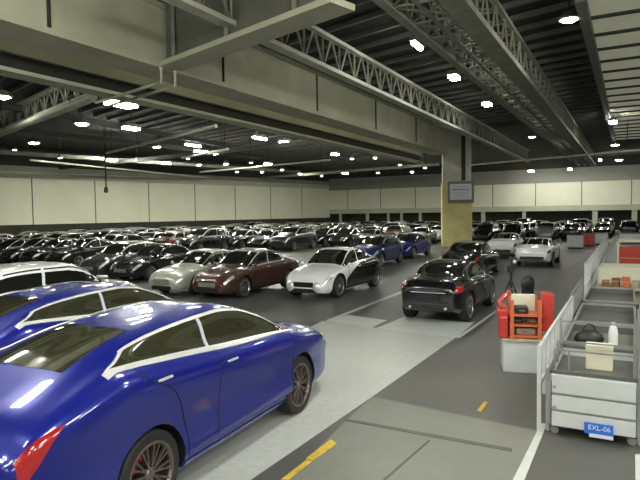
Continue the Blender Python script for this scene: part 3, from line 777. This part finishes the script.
put(make_car('sedan', bD, 'black_paint', 1), onz(152, 281), bD, FB, 'f', 1, 'black sedan facing the viewer, just beyond the second blue car')
bD2 = hatch(1.45)
pD2 = Vector((CARS[-1].x, CARS[-1].y, 0))-V*1.95-U*.1; CARS.append(Vector((pD2.x, pD2.y)))
place(make_car('hatchback', bD2, 'dark_grey_paint', 1, trim='chrome'), pD2, FB, 'dark grey hatchback left of the black sedan, behind the second blue roof')
bC = suv(1.62)
pC = onz(35, 263.5, 1.6)
place(make_car('suv', bC, 'white_paint', 1), Vector((pC.x, pC.y, 0))+U*.3, HEAD, 'white high-roofed car at the left edge behind the blue cars'); CARS.append(Vector((pC.x, pC.y)))
bG = Body(2.0, -1.95, .80, 1.25, -1.22, .35,
    [(-1.95, .90), (-1.85, 1.0), (-1.4, 1.06), (-1.2, 1.08), (-.75, 1.29), (-.3, 1.36), (.1, 1.35), (.45, 1.22), (1.0, .95), (1.5, .87), (1.8, .74), (2.0, .58)],
    [(-1.95, .86), (-1.2, .96), (0, .92), (1, .86), (1.9, .62), (2.0, .5)], 1.0, .28, -.6, -1.3, .55)
put(make_car('coupe', bG, 'black_paint', 2, trim='alloy'), onz(470, 321.5), bG, HEAD, 'r', -1, 'glossy black coupe seen from behind, standing alone in the right aisle')
bH = sedan(1.4)
put(make_car('sedan', bH, 'black_paint', 1, roof='sage_paint'), onz(484, 279), bH, HEAD, 'r', -1, 'black sedan with pale roof just beyond the lone black coupe')
bI = coupe(1.28, W=.84)
put(make_car('coupe', bI, 'white_paint', 1), onz(553, 266.5), bI, HEAD, 'r', -1, 'white coupe seen from behind, right of the black cars')
bI2 = coupe(1.34)
put(make_car('coupe', bI2, 'white_paint', 1), onz(519, 258), bI2, HEAD, 'r', -1, 'white coupe partly hidden left of the other white coupe')
bJ = hatch(1.46)
put(make_car('hatchback', bJ, 'navy_paint', 1, roof='silver_paint'), onz(382, 267), bJ, FB, 'f', 1, 'dark blue hatchback with silver roof behind the two-tone white coupe')
bJ2 = coupe(1.36)
put(make_car('coupe', bJ2, 'blue_paint', 1), onz(414, 258.5), bJ2, FB, 'f', 1, 'bright blue coupe right of the dark blue hatchback')
# the packed rows
proto = {}
def far_car(kind, paint):
    k = (kind, paint)
    if k not in proto:
        B = {'sedan': sedan, 'coupe': coupe, 'hatchback': hatch, 'suv': suv}[kind]()
        t = make_car(kind, B, paint, 0, trim='chrome' if paint != 'silver_paint' else None, roof='silver_paint' if paint == 'dark_grey_paint' and kind == 'sedan' else None)
        proto[k] = t; return t
    return copy_tree(proto[k])
yb = pchip([(-80, 268), (70, 268), (110, 262), (180, 256), (240, 251), (300, 251), (344, 248), (352, 252), (372, 252), (384, 243), (426, 245), (470, 244), (500, 242), (560, 241), (610, 238), (720, 236)])
rg = random.Random(11)
def clear(p, r=2.35):
    return all((Vector((p.x, p.y))-c.to_2d()).length > (r if abs((Vector((p.x, p.y))-c.to_2d()).dot(U.to_2d())) < 2.2 else r+2.1) for c in CARS) and (p-CC).length > 4.0
PNAME = {'black_paint': 'black', 'dark_grey_paint': 'dark grey', 'silver_paint': 'silver', 'white_paint': 'white', 'navy_paint': 'dark blue', 'maroon_paint': 'dark red'}
cnt = 0
spots = []
for ia in range(-9, 24):
    for ib in range(-28, 16):
        p = Vector((0, 40, 0))+U*(ia*4.75+rg.uniform(-.15, .15))+V*(ib*2.12+rg.uniform(-.1, .1))
        if p.y < 12: continue
        x, y, d = proj(p)
        if not (-40 < x < 690) or y > yb(x): continue
        dl = (p-KC).to_2d(); nl = Vector((-LD.y, LD.x)); nr = Vector((-RD.y, RD.x))
        if abs(dl.dot(nl)) < 3.6 or abs(dl.dot(nr)) < 3.4: continue
        # inside the hall
        sdl = dl.dot(nl)*(Vector((20, 40))-KC.to_2d()).dot(nl); sdr = dl.dot(nr)*(Vector((20, 40))-KC.to_2d()).dot(nr)
        if sdl < 0 or sdr < 0 or not clear(p): continue
        if x > 592 and d < 52: continue
        spots.append((d, x, p))
spots.sort(key=lambda s: s[0])
for d, x, p in spots[:300]:
    paint = rg.choices(list(PNAME), [15, 6, 1.5, .9, 0, .6])[0]; kind = rg.choices(['sedan', 'coupe', 'hatchback', 'suv'], [5, 3, 3, 1.3])[0]
    if d < 40 and paint in ('white_paint', 'silver_paint'): paint = 'black_paint'
    zone = 'at left, below the long pale wall' if x < 215 else 'in the middle, before the far corner' if x < 425 else 'at right, below the back wall'
    band = 'nearer rows' if d < 42 else 'far rows'
    nm = {'sedan': 'sedan', 'coupe': 'coupe', 'hatchback': 'hatchback', 'suv': 'tall car'}[kind]
    place(far_car(kind, paint), p, (FB if rg.random() < .6 else HEAD)+rg.uniform(-.05, .05), '%s %s in the %s %s' % (PNAME[paint], nm, band, zone), 'car', '%s %ss, %s %s' % (PNAME[paint], nm, band, zone))
    cnt += 1
print('far cars', cnt)
# ------------------------------------------------------------------ carts, rack and barriers on the right
CO = onz(547.5, 434); CANG = math.atan2(-V.y, -V.x)+math.pi      # local x = V, local y = U
def cart(name, label, s0, depth, wdt=.98, ht=.73, posts=True):
    p = CO+U*s0; t = empty(name, (p.x, p.y, 0), CANG); tag(t, label, 'cart'); return t
def cartbody(t, w, dp, h, wall_m, rim_m, deck_m, panels=False):
    w = min(w, .93) if w < 1 else w
    mb = MB(); mb.box((0.03, 0.03, .09), (w-.03, dp, .14)); mb.build('base_plate', 'black_plastic', t)
    for nm, lo, hi in (('side_panel', (0, .02, .12), (.03, dp, h)), ('side_panel', (w-.03, .02, .12), (w, dp, h)), ('back_panel', (.03, dp-.03, .12), (w-.03, dp, h))):
        mb = MB(); mb.box(lo, hi); mb.build(nm, wall_m, t)
    mb = MB(); mb.box((.03, .03, .14), (w-.03, dp-.03, h-.12)); mb.build('tray', deck_m, t)
    mb = MB()
    for a, b in (((0, .02, h), (w, .02, h)), ((0, dp-.02, h), (w, dp-.02, h)), ((.02, 0, h), (.02, dp, h)), ((w-.02, 0, h), (w-.02, dp, h))): mb.bar(a, b, .035, .035)
    mb.build('rim', rim_m, t)
    for x in (.07, w-.07):
        for y in (.08, dp-.1):
            c = MB(); c.lathe([(0, -.02), (.045, -.02), (.045, .02), (0, .02)], 14, 'y', (x, y, .046)); c.box((x-.02, y-.03, .04), (x+.02, y+.03, .1)); c.build('caster', 'metal_grey', t)
c1 = cart('panel_cart', 'white panelled cart with open tubular frame, nearest on the right', 0, 1.5)
cartbody(c1, .98, 1.42, .74, 'cart_white', 'cart_grey', 'cart_grey')
for z0, z1 in ((.56, .71), (.345, .53), (.13, .315)):
    pass
for z0, z1, nm in ((.505, .715, 'front_panel'), (.315, .475, 'front_panel'), (.12, .285, 'front_panel')):
    mb = MB(); mb.box((.045, -.03, z0), (.895, .02, z1)); mb.build(nm, 'cart_white', c1, bevel=.006)
for z in (.49, .30):
    mb = MB(); mb.box((.045, -.012, z-.013), (.895, .02, z+.013)); mb.build('slide_rail', 'metal_grey', c1)
for z in (.58, .345):
    mb = MB(); mb.lathe([(0, -.055), (.018, -.05), (.02, -.03), (0, -.03)], 10, 'y', (.075, 0, z)); mb.build('latch', 'metal_grey', c1)
for (x, y, h) in ((-.0, -.01, .78), (.93, -.01, 1.62), (0, 1.42, 1.12), (.93, 1.42, 1.3), (.88, .12, 1.35)):
    mb = MB(); mb.bar((x, y, .05), (x, y, h), .035, .035); mb.build('post', 'metal_grey', c1)
for (a, b) in (((.04, .3, .93), (.96, .3, .93)), ((.04, .62, .97), (.96, .62, .97)), ((.04, .3, .7), (.04, .3, .93)), ((.04, .62, .7), (.04, .62, .97)), ((.96, .3, .7), (.96, .3, .93)), ((.96, .62, .7), (.96, .62, .97)), ((.2, .3, .7), (.2, .3, .93)), ((.0, 1.4, 1.08), (.98, 1.4, 1.08))):
    mb = MB(); mb.bar(a, b, .018, .018); mb.build('rail', 'metal_grey', c1)
pl = empty('number_plate', tuple(CO+V*.55-U*.05), CANG); tag(pl, 'small blue plate with white characters on the front of the nearest cart', 'plate')
pl.location.z = .155
mb = MB(); mb.box((-.16, -.012, -.055), (.13, .0, .075)); mb.build('plate', 'sign_blue', pl, bevel=.005)
mb = MB(); mb.box((-.11, -.016, -.085), (.13, -.002, -.045)); mb.build('lower_strip', 'sign_white', pl)
fc = bpy.data.curves.new('characters', 'FONT'); fc.body = 'EXL-06'; fc.size = .075; fc.align_x = 'CENTER'; fc.align_y = 'CENTER'; fc.extrude = .002
fo = bpy.data.objects.new('characters', fc); COL.objects.link(fo); dg = bpy.context.evaluated_depsgraph_get(); dg.update()
me = bpy.data.meshes.new_from_object(fo.evaluated_get(dg)); bpy.data.objects.remove(fo); me.materials.clear(); me.materials.append(M['sign_white'])
co2 = link('characters', me, pl); co2.location = (-.01, -.0155, .022); co2.rotation_euler = (R(90), 0, 0)
def thing_box(name, label, cat, at_, lo, hi, mt, bev=.01, extra=None):
    t = empty(name, (0, 0, 0), CANG); p = CO+V*at_[0]+U*at_[1]; t.location = (p.x, p.y, at_[2]); tag(t, label, cat)
    mb = MB(); mb.box(lo, hi); mb.build('body', mt, t, bevel=bev)
    return t
t = thing_box('cream_box', 'upright cream box standing in the nearest cart', 'box', (.5, .85, .62), (-.15, -.1, 0), (.15, .1, .30), 'cream')
mb = MB(); mb.box((-.155, -.105, .25), (.155, .105, .305)); mb.build('lid', 'cream', t, bevel=.008)
c2 = cart('grey_cart', 'grey open cart with a black bag in it, second on the right', 1.62, 1.6); cartbody(c2, .98, 1.55, .74, 'cart_grey', 'metal_grey', 'steel_mid')
c3 = cart('grey_cart', 'dark grey covered cart, third on the right', 3.3, 2.0); cartbody(c3, .98, 2.05, .74, 'cart_grey', 'metal_grey', 'cart_grey')
c4 = cart('grey_cart', 'grey cart with pale rim, fourth on the right', 5.5, 2.0); cartbody(c4, .98, 2.2, .78, 'cart_grey', 'metal_grey', 'cart_grey')
# the black bag and the white bottle in the second cart
t = empty('black_bag', tuple(CO+V*.3+U*2.3)); t.location.z = .62; tag(t, 'slumped black bag in the second cart', 'bag')
mb = MB(); mb.lathe([(0, 0), (.17, .0), (.2, .06), (.16, .14), (.08, .19), (0, .2)], 18); o = mb.build('body', 'black_plastic', t, smooth=60); o.scale = (1.1, .8, 1)
mb = MB(); mb.tube([(-.1, 0, .16), (-.07, 0, .25), (.0, 0, .28), (.07, 0, .25), (.1, 0, .16)], .012, 6); mb.build('handle', 'black_plastic', t)
t = empty('bottle', tuple(CO+V*.62+U*2.2)); t.location.z = .62; tag(t, 'white plastic bottle standing in the second cart', 'bottle')
mb = MB(); mb.lathe([(0, 0), (.06, 0), (.062, .2), (.05, .27), (.025, .31), (0, .31)], 16); mb.build('body', 'sign_white', t, smooth=40)
mb = MB(); mb.lathe([(0, .31), (.028, .31), (.028, .35), (0, .35)], 12); mb.build('cap', 'cart_white', t)
# slatted railing on the left of the carts
def railing(label, s0, s1, x, n, h, mt, nm='railing'):
    p = CO+U*s0+V*x; t = empty('slatted_railing', (p.x, p.y, 0), CANG); tag(t, label, 'railing'); L = s1-s0
    for z in (h-.02, h*.55):
        mb = MB(); mb.bar((0, 0, z), (0, L, z), .035, .04); mb.build('rail', mt, t)
    for k in range(n):
        y = L*k/(n-1); mb = MB(); big = k in (0, n-1)
        mb.bar((0, y, 0 if big else .32), (0, y, h), (.045 if big else .016), (.045 if big else .04), 0, Vector((1, 0, 0))); mb.build('post' if big else 'slat', mt, t)
    return t
railing('pale slatted railing along the left side of the nearest carts', .05, 4.35, -.1, 11, 1.02, 'cart_white')
railing('dark slatted railing beyond the pale railing by the carts', 4.5, 7.0, -.12, 8, 1.05, 'metal_grey')
railing('white slatted barrier beyond the dark railing, beside the produce stall', 8.2, 14.5, -.12, 9, 1.3, 'cart_white')
railing('far white slatted barrier leading to the back of the carts', 15.2, 24, -.12, 14, 1.3, 'cart_white')
# stall with goods
SP = CO+U*9.0
st = empty('stall_table', (SP.x, SP.y, 0), CANG); tag(st, 'long white-topped stall table beyond the carts', 'table')
mb = MB(); mb.box((.1, 1.0, .98), (2.1, 2.3, 1.05)); mb.build('table_top', 'cream', st, bevel=.01)
mb = MB(); mb.box((.1, .2, .55), (2.1, 1.0, .6)); mb.build('lower_shelf', 'tan', st)
mb = MB(); mb.box((.1, 1.0, .1), (2.1, 1.04, .98)); mb.build('front_board', 'cream', st)
for x in (.14, 2.06):
    for y in (.24, 2.2):
        mb = MB(); mb.bar((x, y, 0), (x, y, .98 if y > 1 else .55), .05, .05); mb.build('leg', 'metal_grey', st)
for k in range(8):
    q = SP+V*(.28+k*.23)+U*(.5+.12*(k % 2))
    t = empty('goods_box', (q.x, q.y, .6), CANG+rg.uniform(-.2, .2)); mt = ('brown_goods', 'brown_goods', 'orange_paint', 'tan', 'green_goods', 'tan', 'green_goods', 'brown_goods')[k]
    nm = ('dark brown', 'dark brown', 'orange', 'tan', 'green', 'tan', 'green', 'dark brown')[k]
    tag(t, '%s box on the low shelf of the stall, %s from its left end' % (nm, ('first', 'second', 'third', 'fourth', 'fifth', 'sixth', 'seventh', 'eighth')[k]), 'box', 'goods on the stall shelf')
    mb = MB(); mb.box((-.09, -.12, 0), (.09, .12, .16+.05*(k % 3))); mb.build('body', mt, t, bevel=.012)
    mb = MB(); mb.box((-.094, -.124, .13), (.094, .124, .15)); mb.build('band', 'tan', t)
SQ = CO+U*14.5
rc = empty('red_cabinet', (SQ.x, SQ.y, 0), CANG); tag(rc, 'red cabinet with pale frame standing beyond the stall', 'cabinet')
mb = MB(); mb.box((.5, 0, .12), (1.9, .7, 1.35)); mb.build('body', 'red_paint', rc, bevel=.02)
for x in (.46, 1.9):
    mb = MB(); mb.box((x, -.04, 0), (x+.05, .74, 1.55)); mb.build('post', 'cream', rc)
mb = MB(); mb.box((.46, -.04, 1.5), (1.95, .74, 1.56)); mb.build('top_board', 'cream', rc)
for z in (.5, .95):
    mb = MB(); mb.box((.55, -.02, z), (1.85, .01, z+.02)); mb.build('shelf_edge', 'tan', rc)
# pale crates behind
for k, (s_, x_, w, h, mt, lb) in enumerate(((19, .5, 1.4, 1.2, 'cart_white', 'white crate beyond the red cabinet, nearer of two'), (23, .4, 1.6, 1.5, 'cart_white', 'white crate beyond the red cabinet, farther of two'), ((575, 249), None, 1.0, .95, 'cart_white', 'white crate on the open floor right of the white coupes, left of two'), ((588, 246.5), None, .8, .95, 'red_paint', 'red crate on the open floor right of the white coupes'), ((600, 245), None, 1.0, .9, 'cart_white', 'white crate on the open floor right of the white coupes, right of two'))):
    q = CO+U*s_+V*x_ if x_ is not None else onz(*s_)-V*w/2; t = empty('crate', (q.x, q.y, 0), CANG); tag(t, lb, 'crate')
    mb = MB(); mb.box((0, 0, .1), (w, .8, h)); mb.build('body', mt, t, bevel=.03)
    mb = MB(); mb.box((-.02, -.02, h-.06), (w+.02, .82, h)); mb.build('lid', 'cart_grey', t, bevel=.01)
    mb = MB(); mb.box((.05, .05, 0), (w-.05, .75, .1)); mb.build('pallet', 'black_plastic', t)
# red rack on a white plinth
RO = onz(503, 372); RA = math.atan2(-.25, .98)
def rl(x, y): c, s = math.cos(RA), math.sin(RA); return Vector((RO.x+c*x-s*y, RO.y+s*x+c*y, 0))
pb = empty('white_plinth', tuple(RO), RA); tag(pb, 'low white boxy plinth standing left of the nearest cart', 'plinth')
mb = MB(); mb.box((0, 0, .0), (.78, .62, .50)); mb.build('body', 'cart_white', pb, bevel=.01)
mb = MB(); mb.box((-.02, -.02, .50), (.80, .64, .54)); mb.build('top_board', 'tan', pb, bevel=.005)
rk = empty('red_rack', tuple(rl(0, 0)+Vector((0, 0, .54))), RA); tag(rk, 'red and orange equipment rack standing on the white plinth', 'rack')
for (x, y) in ((.14, .06), (.56, .06), (.14, .55), (.56, .55)):
    mb = MB(); mb.bar((x, y, 0), (x, y, .62), .07, .06); mb.build('post', 'orange_paint', rk, bevel=.008)
for z in (.02, .2, .36):
    mb = MB(); mb.box((.1, .04, z), (.6, .58, z+.03)); mb.build('shelf', 'orange_paint', rk)
mb = MB(); mb.box((.16, .5, .38), (.54, .54, .66)); mb.build('back_board', 'cream', rk, bevel=.01)
mb = MB(); mb.box((.60, .12, .12), (.78, .5, .72)); mb.build('side_panel', 'red_paint', rk, bevel=.02)
mb = MB(); mb.box((-.06, .02, .0), (.08, .55, .36)); mb.box((-.08, .1, .32), (.1, .5, .46)); mb.build('bin', 'red_paint', rk, bevel=.03)
mb = MB(); mb.tube([(.0, .3, .46), (-.04, .32, .56), (.06, .36, .66), (.12, .4, .72)], .035, 8); mb.build('arm', 'red_paint', rk, smooth=40)
for k, (x, z, w, h, mt, lb) in enumerate(((.24, .23, .16, .09, 'black_plastic', 'black case on the middle shelf of the red rack, left one'), (.45, .23, .14, .08, 'brown_goods', 'brown case on the middle shelf of the red rack, right one'), (.3, .39, .2, .1, 'black_plastic', 'black case on the top shelf of the red rack'), (.36, .05, .3, .1, 'tan', 'tan case on the lowest shelf of the red rack'))):
    q = rl(x, .3); t = empty('case', (q.x, q.y, .54+z), RA); tag(t, lb, 'case')
    mb = MB(); mb.box((-w/2, -.14, 0), (w/2, .14, h)); mb.build('body', mt, t, bevel=.012)
    mb = MB(); mb.tube([(-.04, -.14, h*.5), (-.035, -.17, h*.5), (.035, -.17, h*.5), (.04, -.14, h*.5)], .008, 6); mb.build('handle', 'metal_grey', t)
# black stand and black padded seat behind the rack
q = onz(511, 306); t = empty('tripod_stand', (q.x, q.y, 0)); tag(t, 'thin black tripod stand with boxy head, left behind the red rack', 'stand')
mb = MB(); mb.tube([(0, 0, .5), (0, 0, 1.12)], .035, 8); mb.build('pole', 'black_plastic', t)
for k in range(3):
    a = k*2.1+.4; mb = MB(); mb.tube([(0, 0, .75), (.32*math.cos(a), .32*math.sin(a), 0.01)], .02, 6); mb.build('leg', 'black_plastic', t)
mb = MB(); mb.box((-.10, -.07, .92), (.06, .07, 1.12)); mb.box((-.02, -.10, 1.1), (.14, .08, 1.34)); mb.build('head', 'black_plastic', t, bevel=.02)
mb = MB(); mb.lathe([(0, -.12), (.05, -.11), (.055, -.07), (0, -.07)], 12, 'y', (.06, 0, 1.22)); mb.build('lens', 'chrome', t)
q = onz(533, 320); t = empty('swivel_chair', (q.x, q.y, 0), .3); tag(t, 'black swivel chair with rounded back behind the red rack', 'chair')
mb = MB(); mb.box((-.22, -.22, .44), (.22, .22, .52)); mb.build('seat', 'black_plastic', t, bevel=.03)
mb = MB()
mb.lathe([(0, -.05), (.16, -.04), (.2, 0), (.16, .05), (0, .06)], 20, 'y', (0, .2, .84)); mb.build('backrest', 'black_plastic', t, smooth=50).scale = (1, 1, 1)
mb = MB(); mb.box((-.17, .16, .56), (.17, .23, .8)); mb.build('back_cushion', 'black_plastic', t, bevel=.04)
mb = MB(); mb.bar((0, .24, .48), (0, .24, .75), .05, .03); mb.build('back_support', 'metal_grey', t)
mb = MB(); mb.tube([(0, 0, .08), (0, 0, .45)], .03, 8); mb.build('gas_column', 'metal_grey', t)
for k in range(5):
    a = k*1.257; mb = MB(); mb.tube([(0, 0, .1), (.28*math.cos(a), .28*math.sin(a), .035)], .022, 6); mb.build('leg', 'black_plastic', t)
